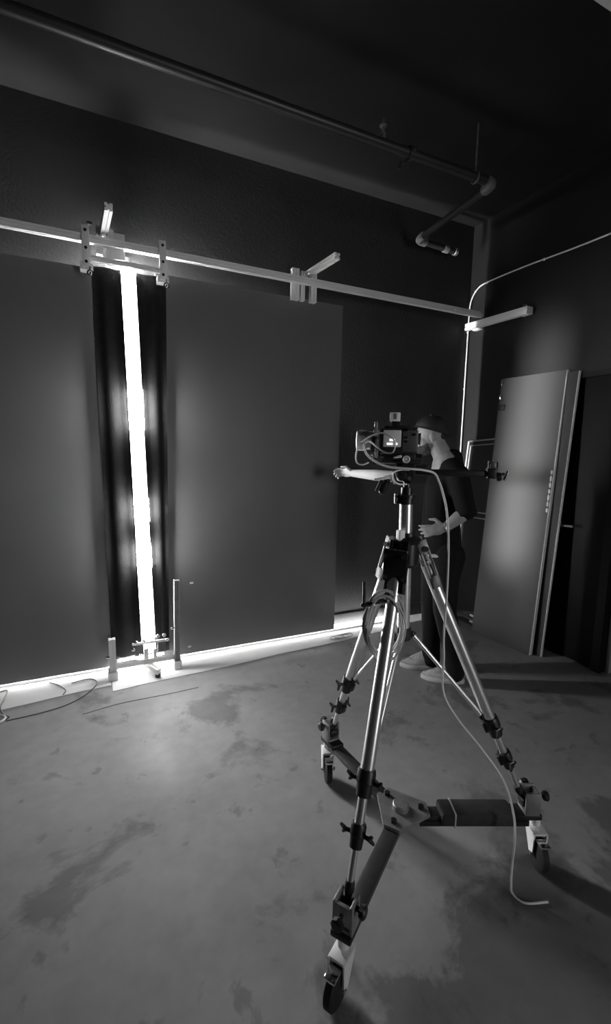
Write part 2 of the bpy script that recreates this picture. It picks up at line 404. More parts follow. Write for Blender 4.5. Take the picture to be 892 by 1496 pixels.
mk('end_fitting', MB().lathe((2.72, 3.182, ZP), (1, .07, 0), [(0, .028), (.01, .032), (.05, .032), (.06, .02), (.12, .02), (.125, .03), (.15, .03)]), 'pipel', sp)
mk('sprinkler_head', MB().lathe((1.53, YPI, ZP + .024), (0, 0, 1), [(0, .014), (.03, .014), (.035, .008), (.06, .008), (.062, .02), (.068, .02), (.075, .007), (.1, .006)]), 'pipel', sp)
mk('hanger', MB().torus((2.215, YPI, ZP - .003), (1, 0, 0), .031, .005).cyl((2.215, YPI, ZP + .028), (2.215, YPI, H), .005), 'pipel', sp, label='thin hanger rod with a ring')

# conduit on the right wall bending down beside the corner
cd = thing('wall_conduit', (XR - .01, 2.9, 2.98), 'thin bright conduit crossing the right wall and bending down into the corner', 'conduit')
mk('conduit_tube', MB().tube([(XR - .010, 1.86, 2.955), (XR - .010, 2.3, 2.96), (XR - .010, 2.7, 2.975), (XR - .010, 3.08, 2.975), (XR - .012, 3.2, 2.95), (XR - .016, 3.262, 2.87), (XR - .018, 3.276, 2.75), (XR - .018, 3.278, 2.4), (XR - .018, 3.278, 1.4), (XR - .018, 3.278, .12)], .006, 8), 'alu', cd)
for p in ((XR - .008, 3.10, 2.975), (XR - .010, 3.225, 2.935), (XR - .008, 2.55, 2.97), (XR - .018, 3.281, 2.6), (XR - .018, 3.281, 2.1)):
    mk('clip', MB().ell(p, (.0075, .011, .011)), 'alu', cd)

# ------------------------------------------------------------------ boards leaning on the right wall
def lean_board(b0, b1, topx, t0, t1, zt, thick, face, edge, name, lab, cat='board', loc=None):
    """b0 far base corner, b1 near base corner, t0/t1 far/near y of the top edge at x=topx"""
    B0, B1 = V((*b0, 0)), V((*b1, 0)); T0, T1 = V((topx[0], t0, zt[0])), V((topx[1], t1, zt[1]))
    nrm = (B1 - B0).cross(T0 - B0).normalized()
    if nrm.x > 0: nrm = -nrm
    for p in (B0, B1): p.z = .004
    root = thing(name, ((B0.x + B1.x) / 2, (B0.y + B1.y) / 2, 0), lab, cat)
    mb = MB(); mb.rings([[B0, B1, T1, T0], [p - nrm * thick for p in (B0, B1, T1, T0)]])
    mk('board_face', mb, face, root, False)
    u = (B1 - B0).normalized()
    e = MB(); q = .006
    e.rings([[B1 + u * .0004, B1 + u * q, T1 + u * q, T1 + u * .0004], [p - nrm * thick for p in (B1 + u * .0004, B1 + u * q, T1 + u * q, T1 + u * .0004)]])
    mk('white_edge', e, edge, root, False, label='white raw edge')
    return root, nrm, B0, B1, T0, T1
rb, nrm, B0, B1, T0, T1 = lean_board((2.895, 2.765), (2.945, 2.235), (3.065, 3.115), 2.79, 2.26, (2.118, 2.118), .028, 'board', 'foam', 'leaning_board', 'large grey board leaning on the right wall, nearer of two with a ragged white edge')
# ragged paper along part of the white edge
mb = MB()
for k in range(7):
    t = .52 + k * .022; p = B1.lerp(T1, t) + nrm * .006 + V((0, .008, 0)); mb.ell(p, (.006, .009, .017 + .008 * ((k * 37) % 3) / 2), n=8, m=6)
mk('torn_edge_paper', mb, 'foam', rb)
for t, nm in ((.89, 'edge_clip'), (.67, 'edge_clip')):
    p = B0.lerp(T0, t) + nrm * .004
    mk(nm, MB().box(p + V((0, -.03, 0)), (.014, .06, .05), bevel=.004), 'blackp', rb)
for t in (.985, .93):
    p = B0.lerp(T0, t) + nrm * .006
    mk('hinge', MB().box(p + V((0, -.006, 0)), (.006, .016, .04), bevel=.002), 'chrome', rb)
lean_board((2.985, 2.69), (3.000, 2.185), (3.110, 3.125), 2.68, 2.175, (2.10, 2.10), .018, 'boardd', 'foam', 'leaning_board', 'dark board leaning on the right wall, farther one behind the large grey board')
# framed glossy panel further back
fp = thing('framed_panel', (3.03, 3.0, 0), 'tall dark glossy framed panel leaning in the corner behind the person', 'panel')
A0, A1 = V((3.02, 3.20, .005)), V((2.985, 2.80, .005)); C0, C1 = V((3.125, 3.165, 1.62)), V((3.10, 2.80, 1.64))
n2 = (A1 - A0).cross(C0 - A0).normalized(); n2 = n2 if n2.x < 0 else -n2
mk('glass_sheet', MB().rings([[A0, A1, C1, C0], [p - n2 * .014 for p in (A0, A1, C1, C0)]]), 'glass', fp, False)
def bar(a, b, wd, m, nm, off=.004):
    x = (b - a).normalized(); y = n2.cross(x).normalized()
    mk(nm, MB().box((a + b) / 2 + n2 * off, ((b - a).length, wd, .007), (x, y, n2), .001), m, fp)
bar(A0.lerp(C0, .05), C0, .016, 'alu', 'frame_bar')
bar(C0, C1, .012, 'cast', 'frame_bar')
i0, i1 = A0.lerp(A1, .09).lerp(C0.lerp(C1, .09), .975), A1.lerp(C1, .975)
bar(A0.lerp(A1, .09).lerp(C0.lerp(C1, .09), .1), i0, .009, 'alu', 'inner_bar')
bar(i0, i1, .008, 'cast', 'inner_bar')
bar(A0.lerp(C0, .61), A1.lerp(C1, .61), .01, 'cast', 'cross_bar')
bar(A0.lerp(C0, .58), A1.lerp(C1, .58), .01, 'cast', 'cross_bar')
bar(A0.lerp(C0, .03), A1.lerp(C1, .03), .014, 'castd', 'bottom_bar')
for z in (.045, .10):
    mk('corner_bracket', MB().box((2.972, 2.83, z), (.012, .075, .018), bevel=.003), 'foam', fp, label='bright corner bracket')

# ------------------------------------------------------------------ the dolly and the tripod
CX, CY = .978, 1.212
ANG = (215., 94.5, 336.)
def A(ang, r, z, s=0., axis0=False):
    a = R(ang); cx = CX - (0 if axis0 else .03 * z)
    return V((cx + r * math.cos(a) - s * math.sin(a), CY + r * math.sin(a) + s * math.cos(a), z))
def ax3(ang):
    a = R(ang); return (V((math.cos(a), math.sin(a), 0)), V((-math.sin(a), math.cos(a), 0)), V((0, 0, 1)))
dl = thing('tripod_dolly', (CX, CY, 0), 'three-armed wheeled dolly under the tripod on the concrete floor', 'dolly')
ZA = .185
# hub: light cast plate with three lugs
mb = MB(); pts = []
for a in ANG:
    for da in (-16, 16):
        pts.append(A(a + da, .105, ZA + .012, axis0=True))
ordp = sorted(pts, key=lambda p: math.atan2(p.y - CY, p.x - CX))
mb.prism(ordp, (0, 0, .012)); mb.cyl((CX, CY, ZA - .02), (CX, CY, ZA + .045), .03, ch=.004)
hub = mk('hub_plate', mb, 'cast', dl, False, label='pale grey cast hub plate')
for a in ANG:
    mk('hub_bolt', MB().cyl(A(a, .075, ZA + .02, axis0=True), A(a, .075, ZA + .036, axis0=True), .011, n=6), 'blackm', hub)
for i, a in enumerate(ANG):
    X3 = ax3(a)
    arm = mk('dolly_arm', MB().box(A(a, .265, ZA, axis0=True), (.40, .052, .024), X3, .004), 'armd', dl)
    mk('arm_lip', MB().box(A(a, .265, ZA - .0125, -.0285, axis0=True), (.40, .004, .02), X3), 'blackm', arm, False)
    # leg clamp at the arm end: upright casting with cradle and two knobs
    cl = mk('leg_clamp', MB().box(A(a, .475, ZA + .024, 0, True), (.055, .05, .010), X3, .003)
            .box(A(a, .475, ZA + .055, .025, True), (.055, .010, .10), X3, .003).box(A(a, .475, ZA + .055, -.025, True), (.055, .010, .10), X3, .003)
            .box(A(a, .497, ZA + .07, 0, True), (.012, .05, .06), X3, .003), 'cast', dl)
    mk('clamp_base', MB().box(A(a, .462, ZA + .010, axis0=True), (.10, .062, .022), X3, .005), 'blackp', cl)
    mk('clamp_knob', MB().lathe(A(a, .478, ZA + .088, .029, True), X3[1], [(0, .007), (.012, .007), (.013, .017), (.026, .019), (.03, .014)], 8), 'blackp', cl)
    mk('clamp_knob', MB().lathe(A(a, .505, ZA + .075, 0, True), X3[0], [(0, .006), (.02, .006), (.021, .016), (.034, .018), (.038, .013)], 8), 'blackp', cl)
    mk('clamp_strap', MB().box(A(a, .455, ZA + .06, 0, True), (.03, .044, .03), X3, .006), 'blackp', cl)
    # swivel caster: yaw differs per wheel
    yaw = R((212, 250, 246)[i]); tr = V((math.cos(yaw), math.sin(yaw), 0)); side = V((-tr.y, tr.x, 0)); up = V((0, 0, 1))
    sp0 = A(a, (.485, .50, .505)[i], 0, 0, True); wc = sp0 + tr * .034 + up * .0605
    ca = mk('caster_fork', MB().cyl(sp0 + up * .145, sp0 + up * (ZA + .0), .017, ch=.003)
            .box(sp0 + tr * .010 + up * .137, (.066, .050, .010), (tr, side, up), .003)
            .prism([sp0 + side * .021 + tr * q + up * z for q, z in ((-.026, .14), (.045, .14), (.040, .052), (.018, .052))], side * .005)
            .prism([sp0 - side * .026 + tr * q + up * z for q, z in ((-.026, .14), (.045, .14), (.040, .052), (.018, .052))], side * .005), 'alu', dl)
    mk('wheel', MB().lathe(wc - side * .0155, side, [(0, .022), (.001, .052), (.006, .06), (.025, .06), (.030, .052), (.031, .022)], 32), 'rubber', ca)
    mk('axle', MB().cyl(wc - side * .032, wc + side * .032, .008, n=10), 'chrome', ca)
    mk('brake_lever', MB().box(sp0 + tr * .062 + up * .118, (.04, .034, .008), (tr, side, up), .002), 'chrome', ca)

tp = thing('tripod', (CX - .02, CY, .3), 'heavy studio tripod with shiny aluminium legs standing on the wheeled dolly', 'tripod')
def axis_pt(z): return V((CX - .03 * z, CY, z))
mk('center_column', MB().cyl(axis_pt(.90), axis_pt(1.345), .0215), 'tube', tp, label='polished centre column')
mk('column_foot', MB().cyl(axis_pt(.865), axis_pt(.91), .027, ch=.003).box(axis_pt(.878), (.09, .03, .022), bevel=.004), 'blackp', tp)
sh = mk('shoulder', MB().lathe(axis_pt(1.125), (0, 0, 1), [(0, .038), (.01, .046), (.085, .046), (.10, .03), (.115, .03)]), 'blackm', tp)
mk('top_ring', MB().lathe(axis_pt(1.205), (0, 0, 1), [(0, .05), (.012, .055), (.022, .045), (.024, .03)]), 'blackm', sh)
mk('column_lock', MB().box(axis_pt(1.235) + V((-.035, -.02, 0)), (.022, .022, .035), bevel=.003), 'foam', sh, label='pale column lock lever')
for i, a in enumerate(ANG):
    X3 = ax3(a)
    P0, P1 = A(a, .085, 1.105), A(a, .328, .545); P2, P3 = A(a, .384, .415), A(a, .436, .295)
    d = (P1 - P0).normalized(); sd = X3[1]; nn = sd.cross(d).normalized()
    leg = mk('leg', MB().cyl(P0 - d * .03, P1, .0205), 'tube', tp)
    mk('leg_section', MB().cyl(P1, P2, .0140), 'tube', leg)
    mk('leg_section', MB().cyl(P2, P3, .0095), 'tube', leg)
    mk('leg_foot', MB().lathe(P3 - d * .01, d, [(0, .013), (.02, .015), (.03, .012), (.05, .005)]), 'blackp', leg)
    # slotted casting cheeks either side of the leg top
    for s in (-1, 1):
        o0 = A(a, .045, 1.215, s * .027); o1 = P0 + sd * s * .027 + d * .05
        dd = (o1 - o0).normalized(); q = sd.cross(dd).normalized(); L = (o1 - o0).length
        c = MB()
        c.box(o0.lerp(o1, .5) + q * .0135, (L, .007, .007), (dd, q, sd), .001)
        c.box(o0.lerp(o1, .5) - q * .0135, (L, .007, .007), (dd, q, sd), .001)
        c.box(o0.lerp(o1, .12), (L * .26, .034, .007), (dd, q, sd), .001)
        c.box(o0.lerp(o1, .88), (L * .26, .034, .007), (dd, q, sd), .001)
        mk('bracket_cheek', c, 'cast' if i else 'blackm', leg)
    if i == 0:
        cv = mk('front_cover', MB().box(A(a, .098, 1.155) - V((0, 0, .01)), (.012, .078, .105), (X3[0], X3[1], V((0, 0, 1))), .004), 'blackm', leg)
        for s in (-1, 1):
            for z in (1.108, 1.178):
                mk('cover_bolt', MB().cyl(A(a, .104, z, s * .028), A(a, .110, z, s * .028), .006, n=10), 'chrome', cv)
    else:
        mk('pivot_bolt', MB().cyl(A(a, .06, 1.19, -.036), A(a, .06, 1.19, .036), .010, n=12), 'chrome', leg)
        mk('leg_lock', MB().cyl(A(a, .11, 1.085, -.03), A(a, .11, 1.085, .03), .009, n=12), 'blackp', leg)
    # black locking collars with wing knobs
    for (c0, rr, ln) in ((P1, .0275, .075), (P2, .0225, .065)):
        cc = mk('collar', MB().lathe(c0 - d * ln * .45, d, [(0, rr * .92), (.008, rr), (ln * .5, rr), (ln * .55, rr * .88), (ln, rr * .8)]).box(c0 + nn * rr * .9 - d * .005, (.04, .022, .02), (d, sd, nn), .004), 'blackp', leg)
        for sg in (-1, 1):
            kp = c0 + sd * sg * (rr + .006) - nn * .004
            k = MB().cyl(c0 + sd * sg * rr * .8, kp + sd * sg * .008, .006)
            for w_ in (-1, 1):
                k.capsule(kp + sd * sg * .008, kp + sd * sg * .018 + (d * .7 + nn * .7) * .017 * w_, .007, .005, 8)
            mk('wing_knob', k, 'blackp', cc)
    # brace from the column foot to the leg
    b0 = axis_pt(.885) + X3[0] * .03; b1 = A(a, .288, .578) 
    br = mk('brace', MB().cyl(b0, b1, .0075), 'tube', tp)
    mk('brace_joint', MB().ell(b1, (.011, .011, .014)), 'blackp', br); mk('brace_joint', MB().ell(b0, (.012, .012, .012)), 'blackp', br)
# column top fitting
mk('head_mount', MB().lathe(axis_pt(1.335), (0, 0, 1), [(0, .0245), (.02, .0245), (.021, .029), (.03, .029), (.031, .019), (.055, .019), (.056, .012), (.075, .012)])
   .box(axis_pt(1.352) + V((-.027, .016, 0)), (.014, .014, .035), bevel=.003), 'blackm', tp)

# pad wrapped round the right dolly arm, with a strip of tape
X3 = ax3(336)
pad = thing('wrapped_pad', A(336, .3, 0, 0, True), 'dark quilted pad wrapped round the right dolly arm', 'pad')
mk('pad_cloth', MB().box(A(336, .275, ZA + .008, -.001, True), (.27, .082, .052), X3, .012), 'pad', pad)
tb = MB(); k0 = A(336, .19, ZA + .008, -.001, True)
tb.box(k0, (.006, .085, .055), (X3[0], X3[1], X3[2]), .002)
mk('tape_strip', tb, 'tape', pad, label='pale tape strip')

# ------------------------------------------------------------------ tripod head with pan handle, and the camera
uu = V((.80, -.60, 0)); ww = V((-.60, -.80, 0)); zz = V((0, 0, 1))   # right in view, towards viewer, up
O = V((.936, 1.222, 0))
def K(u, z, w=0.): return O + uu * u + ww * w + zz * z
CAX = (uu, ww, zz)
hd = thing('camera_mount', K(0, 1.40), 'black fluid head on top of the tripod with a long handle to the right', 'camera mount')
mk('head_body', MB().lathe(K(0, 1.408), zz, [(0, .016), (.004, .026), (.02, .03), (.028, .03)]).box(K(0, 1.446), (.062, .06, .042), CAX, .006)
   .cyl(K(0, 1.45, -.045), K(0, 1.45, .045), .02, ch=.003), 'blackm', hd)
mk('mounting_plate', MB().box(K(-.012, 1.474), (.13, .055, .014), CAX, .003), 'blackp', hd)
mk('pan_handle', MB().box(K(.135, 1.4405, -.01), (.25, .022, .020), CAX, .004), 'blackp', hd)
gp = mk('handle_clamp', MB().box(K(.268, 1.442, -.01), (.03, .035, .034), CAX, .005).cyl(K(.283, 1.432, -.01), K(.30, 1.432, -.01), .014, ch=.003).cyl(K(.262, 1.455, -.01), K(.262, 1.475, -.01), .005), 'blackp', hd)
mk('clamp_bolt', MB().cyl(K(.262, 1.472, -.01), K(.263, 1.481, -.01), .006, n=10), 'chrome', gp)
mk('clamp_bolt', MB().box(K(.312, 1.437, -.006), (.006, .012, .032), (uu, ww, (zz + uu * .3).normalized()), .001), 'chrome', gp)
mk('clamp_bolt', MB().cyl(K(.300, 1.442, .012), K(.300, 1.442, .018), .005, n=10), 'chrome', gp)
mk('lock_lever', MB().capsule(K(-.045, 1.425, .035), K(-.095, 1.414, .035), .006, .004).capsule(K(-.045, 1.425, .035), K(-.034, 1.405, .035), .006, .005), 'foam', hd, label='pale lock lever')
mk('tilt_knob', MB().capsule(K(-.06, 1.41, .01), K(-.072, 1.375, .01), .014, .012).capsule(K(-.078, 1.41, .012), K(-.092, 1.378, .012), .004, .004), 'blackm', hd)
mk('tension_knob', MB().cyl(K(-.012, 1.432, .045), K(-.012, 1.432, .056), .016, ch=.003), 'blackp', hd)
mk('level_dot', MB().cyl(K(-.012, 1.434, .056), K(-.012, 1.434, .059), .004, n=10).cyl(K(.012, 1.409, .03), K(.012, 1.409, .036), .006, n=10), 'chrome', hd)

cm = thing('cine_camera', K(-.02, 1.482), 'boxy black film camera with pale lens barrel on the tripod head', 'camera')
mk('camera_body', MB().box(K(-.028, 1.538), (.115, .085, .082), CAX, .006).box(K(-.02, 1.490), (.10, .07, .022), CAX, .004), 'blackp', cm)
mk('side_panel', MB().box(K(-.046, 1.547, .044), (.056, .006, .054), CAX, .003), 'silver', cm, label='silver side panel')
mk('readout', MB().box(K(-.046, 1.5425, .0475), (.016, .002, .006), CAX).box(K(-.053, 1.530, .0475), (.018, .002, .006), CAX).box(K(-.034, 1.530, .0475), (.010, .002, .006), CAX), 'readout', cm, False, label='lit white readout')
mk('rear_module', MB().box(K(.010, 1.540, .005), (.05, .08, .070), CAX, .005).cyl(K(.030, 1.548, .0), K(.044, 1.548, 0), .016, .020), 'castd', cm)
for (u, z) in ((-.001, 1.551), (.024, 1.560), (-.001, 1.538), (-.001, 1.574)):
    mk('button', MB().cyl(K(u, z, .044), K(u, z, .05), .0035, n=10), 'chrome', cm)
mk('lens_barrel', MB().lathe(K(-.085, 1.541, 0), -uu, [(0, .034), (.02, .034), (.021, .03), (.045, .03), (.046, .034), (.075, .034), (.078, .030), (.070, .026)], 32), 'lensw', cm, label='pale grey lens barrel')
mk('lens_glass', MB().lathe(K(-.154, 1.541, 0), -uu, [(0, .026), (.004, .022), (.006, .01)], 24), 'glass', cm)
tv = (-uu + zz * .12).normalized()
mk('focus_ring', MB().lathe(K(-.096, 1.545, 0), tv, [(0, .038), (.001, .056), (.014, .056), (.015, .038)], 36), 'blackm', cm)
mk('follow_focus', MB().box(K(-.098, 1.563, .05), (.016, .018, .022), CAX, .003).box(K(-.098, 1.585, .045), (.012, .012, .03), CAX, .003).box(K(-.094, 1.515, .05), (.010, .012, .06), CAX, .002), 'cast', cm)
mk('support_rod', MB().cyl(K(-.105, 1.494, .02), K(.05, 1.494, .02), .006).cyl(K(-.105, 1.494, -.02), K(.05, 1.494, -.02), .006).box(K(-.10, 1.484, 0), (.014, .06, .045), CAX, .003), 'blackm', cm)
mk('top_handle', MB().box(K(-.03, 1.583, 0), (.085, .04, .012), CAX, .004).box(K(-.035, 1.596, 0), (.03, .03, .018), CAX, .003), 'blackp', cm)
tbk = mk('top_box', MB().box(K(-.0405, 1.617, 0), (.034, .034, .029), CAX, .003), 'foam', cm, label='small white box on top')
mk('box_slot', MB().box(K(-.040, 1.619, .0175), (.010, .001, .018), CAX), 'cast', tbk, False)
mk('dial', MB().torus(K(.001, 1.482, .045), ww, .0095, .003).cyl(K(.001, 1.482, .038), K(.001, 1.482, .047), .005), 'lensw', cm, label='pale ring dial')
mk('release_lever', MB().capsule(K(-.037, 1.487, .045), K(-.018, 1.491, .045), .003, .005), 'lensw', cm)

# cables: path points worked out from image pixels at chosen depths
ca = tag(mk('camera_cable', MB().tube([(.786,1.261,1.536),(.811,1.229,1.558),(.83,1.201,1.562),(.846,1.176,1.547),(.853,1.17,1.526),(.855,1.182,1.505),(.848,1.2,1.501),(.836,1.222,1.509),(.819,1.235,1.526),(.796,1.23,1.536),(.782,1.24,1.529),(.774,1.26,1.514),(.775,1.272,1.485),(.784,1.275,1.466),(.798,1.264,1.462),(.818,1.262,1.469)], .0026), 'cable', loc=(.8, 1.22, 1.46)),
         'white cable looping round the lens and side of the camera', 'cable')
tag(mk('hanging_cable', MB().tube([(.781,1.245,1.529),(.794,1.235,1.495),(.813,1.210,1.472),(.842,1.185,1.458),(.875,1.155,1.455),(.9,1.140,1.453),(.936,1.130,1.450),(.975,1.125,1.440),(.996,1.125,1.412),(1.009,1.118,1.374),(1.018,1.106,1.314),(1.027,1.1,1.204),(1.03,1.098,1.045),(1.028,1.098,.905),(1.031,1.095,.835),(1.028,1.085,.72),(1.074,1.06,.625),(1.140,1.02,.533),(1.243,1.0,.389),(1.284,.98,.26),(1.281,.965,.168),(1.272,.96,.09),(1.262,.950,.025),(1.255,.935,.0045),(1.265,.895,.0045),(1.34,.865,.0045)], .0036), 'cable', loc=(1.03, 1.1, 0)),
    'long white cable hanging from the camera down to the floor past the right leg', 'cable')
tag(mk('head_cable', MB().tube([(.905,1.160,1.449),(.880,1.172,1.449),(.862,1.184,1.440),(.858,1.180,1.424),(.864,1.175,1.410),(.882,1.176,1.4035),(.908,1.175,1.4035)], .0026), 'cable', loc=(.88, 1.17, 1.40)),
    'short white cable loop in front of the tripod head', 'cable')
# coil of grey cable hung on a clamp at the front leg
cl = thing('leg_hook', (.81, 1.19, 1.0), 'small black clamp hook with upright rod on the front tripod leg', 'hook')
hx = V((.80, -.60, 0))
mk('hook_bar', MB().capsule((.768, 1.187, 1.018), (.855, 1.152, 1.040), .008, .008).cyl((.86, 1.14, 1.03), (.84, 1.165, 1.06), .016), 'blackp', cl)
mk('hook_rod', MB().cyl((.771, 1.185, 1.01), (.769, 1.186, 1.095), .0055), 'blackm', cl)
mk('hook_screw', MB().capsule((.78, 1.182, 1.016), (.80, 1.173, 1.019), .005, .005, 10).ell((.826, 1.150, 1.048), (.006, .006, .006)), 'chrome', cl)
mb = MB(); pts = []
cc = V((.825, 1.150, .965)); 
for i in range(5 * 24 + 1):
    t = 2 * PI * i / 24; turn = i / 24
    rx = .060 + .005 * math.sin(turn * 2.3 + 1); rz = .102 + .009 * math.sin(turn * 1.7)
    pts.append(cc + hx * (rx * math.cos(t) + .006 * math.sin(turn * 3)) + V((-.6, -.8, 0)) * (.004 * turn - .01 + .006 * math.cos(t * .7)) + V((0, 0, rz * math.sin(t) - .004 * turn)))
mb.tube(pts, .0036, 7, smooth=1)
tag(mk('cable_coil', mb, 'gcable', loc=(.825, 1.15, .86)), 'coil of grey cable hanging on the front tripod leg', 'cable')
# floor cables
tag(mk('floor_cable', MB().tube([(-.62,3.10,.007),(-.53,3.17,.007),(-.525,3.05,.007),(-.53,2.95,.007),(-.50,2.86,.007),(-.47,2.82,.007),(-.52,2.78,.007)], .0035), 'dcable', loc=(-.53, 2.95, 0)), 'dark cable at the left edge, across the white sheet', 'cable')
tag(mk('floor_cable', MB().tube([(-.30,3.17,.007),(-.24,3.10,.007),(-.20,3.02,.007),(-.21,2.97,.007)], .003), 'dcable', loc=(-.24, 3.08, 0)), 'short dark cable hanging over the white sheet', 'cable')
tag(mk('floor_cable', MB().tube([(-.17,3.10,.007),(-.08,3.12,.007),(-.03,3.08,.007),(-.03,3.01,.007),(-.10,2.90,.007),(-.20,2.83,.006),(-.34,2.80,.0055),(-.48,2.79,.0055)], .003), 'dcable', loc=(-.2, 2.9, 0)), 'curled dark cable arcing off the white sheet onto the floor', 'cable')
mb = MB(); pts = []
for i in range(3 * 16 + 1):
    t = 2 * PI * i / 16; pts.append(V((-.545 + .055 * math.cos(t) + .01 * i / 48, 2.80 + .045 * math.sin(t), .009 + .004 * i / 16 * 1.2)))
mb.tube(pts, .0045, 7, smooth=1)
tag(mk('cable_coil', mb, 'cable', loc=(-.54, 2.8, 0)), 'small pale cable coil on the floor at the left edge', 'cable')
mb = MB(); pts = []
for i in range(2 * 16 + 6):
    t = 2 * PI * i / 16; pts.append(V((1.745 + .075 * math.cos(t) + .04 * i / 16, 3.075 + .03 * math.sin(t), .0085 + .003 * i / 16)))
mb.tube(pts, .0035, 7, smooth=1)
tag(mk('cable_coil', mb, 'gcable', loc=(1.76, 3.07, 0)), 'small grey cable coil on the floor at the foot of the right backdrop panel', 'cable')
# seam line of thin wire lying in front of the sheets
tag(mk('floor_wire', MB().tube([(-.10,2.70,.003),(.1,2.735,.003),(.35,2.735,.003),(.56,2.74,.003)], .0016), 'dcable', loc=(.2, 2.72, 0)), 'thin dark wire lying on the floor in front of the glowing strip', 'wire')

# ------------------------------------------------------------------ the person
F_ = V((-.748, .663, 0)); S_ = V((-.663, -.748, 0)); U_ = V((0, 0, 1))   # facing, towards viewer, up
pr = thing('person', (2.08, 2.27, 0), 'person in black cap and black clothes standing behind the tripod, one arm stretched out left', 'person')
J = dict(head=(1.995,2.329,1.618), neck_t=(2.035,2.295,1.545), neck_b=(2.062,2.270,1.440), chest=(2.06,2.27,1.288), belly=(2.05,2.28,1.05), pelvis=(2.059,2.271,.90),  # joints unprojected from image pixels onto planes facing the camera
  sh_n=(2.015,2.115,1.372), sh_f=(2.105,2.431,1.372), el_n=(1.994,2.006,1.165), wr_n=(1.889,2.06,1.068), hd_n=(1.831,2.099,1.048),
  el_f=(1.924,2.663,1.338), wr_f=(1.716,2.852,1.352), hd_f=(1.655,2.908,1.349),
  hip_n=(2.030,2.190,.86), hip_f=(2.085,2.350,.86), kn_n=(2.030,2.175,.50), kn_f=(2.078,2.352,.485), an_n=(2.118,2.150,.115), an_f=(2.110,2.372,.115))
J = {k: V(v) for k, v in J.items()}
b = MB()
hc = J['head'] + F_ * .018; tf = (F_ * math.cos(R(5)) - U_ * math.sin(R(5))).normalized(); tu = S_.cross(tf).normalized()
if tu.z < 0: tu = -tu
HA = (tf, S_, tu)
def hp(f, s, u): return hc + tf * f + S_ * s + tu * u
b.ell(hp(-.008, 0, .022), (.094, .074, .092), HA)                 # skull
b.ell(hp(.038, 0, -.045), (.050, .052, .070), HA)                 # face and jaw
b.ell(hp(.070, 0, -.082), (.022, .026, .022), HA)                 # chin
b.capsule(hp(.084, 0, .006), hp(.112, 0, -.026), .009, .012, 10)  # nose
b.capsule(hp(.074, .02, .018), hp(.074, -.02, .018), .014, .014, 10)  # brow
b.capsule(hp(.084, .010, -.056), hp(.084, -.010, -.056), .009, .009, 10)  # mouth
for s in (-1, 1):
    b.ell(hp(-.012, s * .074, -.016), (.018, .009, .030), HA, 12, 8)
    b.ell(hp(.050, s * .036, -.022), (.022, .020, .020), HA, 12, 8)
b.capsule(hp(-.028, 0, -.045), J['neck_b'], .056, .062)
b.capsule(J['neck_b'], J['chest'], .09, .105); b.capsule(J['chest'], J['belly'], .105, .105); b.capsule(J['belly'], J['pelvis'], .105, .11)
for k in 'nf':
    b.capsule(J['neck_b'], J['sh_' + k], .055, .052); b.capsule(J['sh_' + k], J['el_' + k], .050, .040)
    b.capsule(J['el_' + k], J['wr_' + k].lerp(J['el_' + k], .6), .040, .040); b.capsule(J['wr_' + k].lerp(J['el_' + k], .6), J['wr_' + k], .040, .027)
    b.capsule(J['hip_' + k], J['kn_' + k], .078, .052); b.capsule(J['kn_' + k], J['kn_' + k].lerp(J['an_' + k], .35) - F_ * .012, .050, .052); b.capsule(J['kn_' + k].lerp(J['an_' + k], .35) - F_ * .012, J['an_' + k], .052, .036)
    b.capsule(J['an_' + k], J['an_' + k] + F_ * .12 - U_ * .065, .036, .026)
def hand(wr, dirn, palmup, thumbside, curl, L=.175):
    """palm and five separate fingers; dirn along the hand, palmup the back-of-hand normal, thumbside the thumb's direction"""
    d = dirn.normalized(); t = (thumbside - d * thumbside.dot(d)).normalized(); n = d.cross(t).normalized()
    if n.dot(palmup) < 0: n = -n
    pc = wr + d * .048
    b.ell(pc, (.050, .038, .017), (d, t, n), 16, 10)
    b.capsule(wr - d * .01, wr + d * .03, .026, .024)
    for i, (sp, ln) in enumerate(((.027, .068), (.009, .076), (-.009, .070), (-.026, .054))):
        p = wr + d * .082 + t * sp; dd = (d + t * sp * 6).normalized(); c = 0.
        for seg, (f, r0, r1) in enumerate(((.42, .0095, .0088), (.32, .0088, .008), (.26, .008, .007))):
            c += curl[i] * (.6, 1., .8)[seg]
            q = p + (dd * math.cos(c) - n * math.sin(c)) * ln * f
            b.capsule(p, q, r0, r1, 10); p = q
    p = wr + d * .022 + t * .026; q = p + (d * .55 + t * .75 - n * .25).normalized() * .042; b.capsule(p, q, .013, .0105, 10)
    r = q + (d * .9 + t * .15 - n * .35).normalized() * .034; b.capsule(q, r, .0105, .008, 10)
hand(J['wr_f'], (J['wr_f'] - J['el_f']), S_ * .5 + U_, U_ * .8 + S_ * .5, (.55, .65, .75, .85))
hand(J['wr_n'], (J['hd_n'] - J['wr_n']) + F_ * .01, S_ + U_ * .1, U_, (.25, .3, .35, .4))
body = mk('body', b, 'skin', pr, remesh=.0055, sm=3)
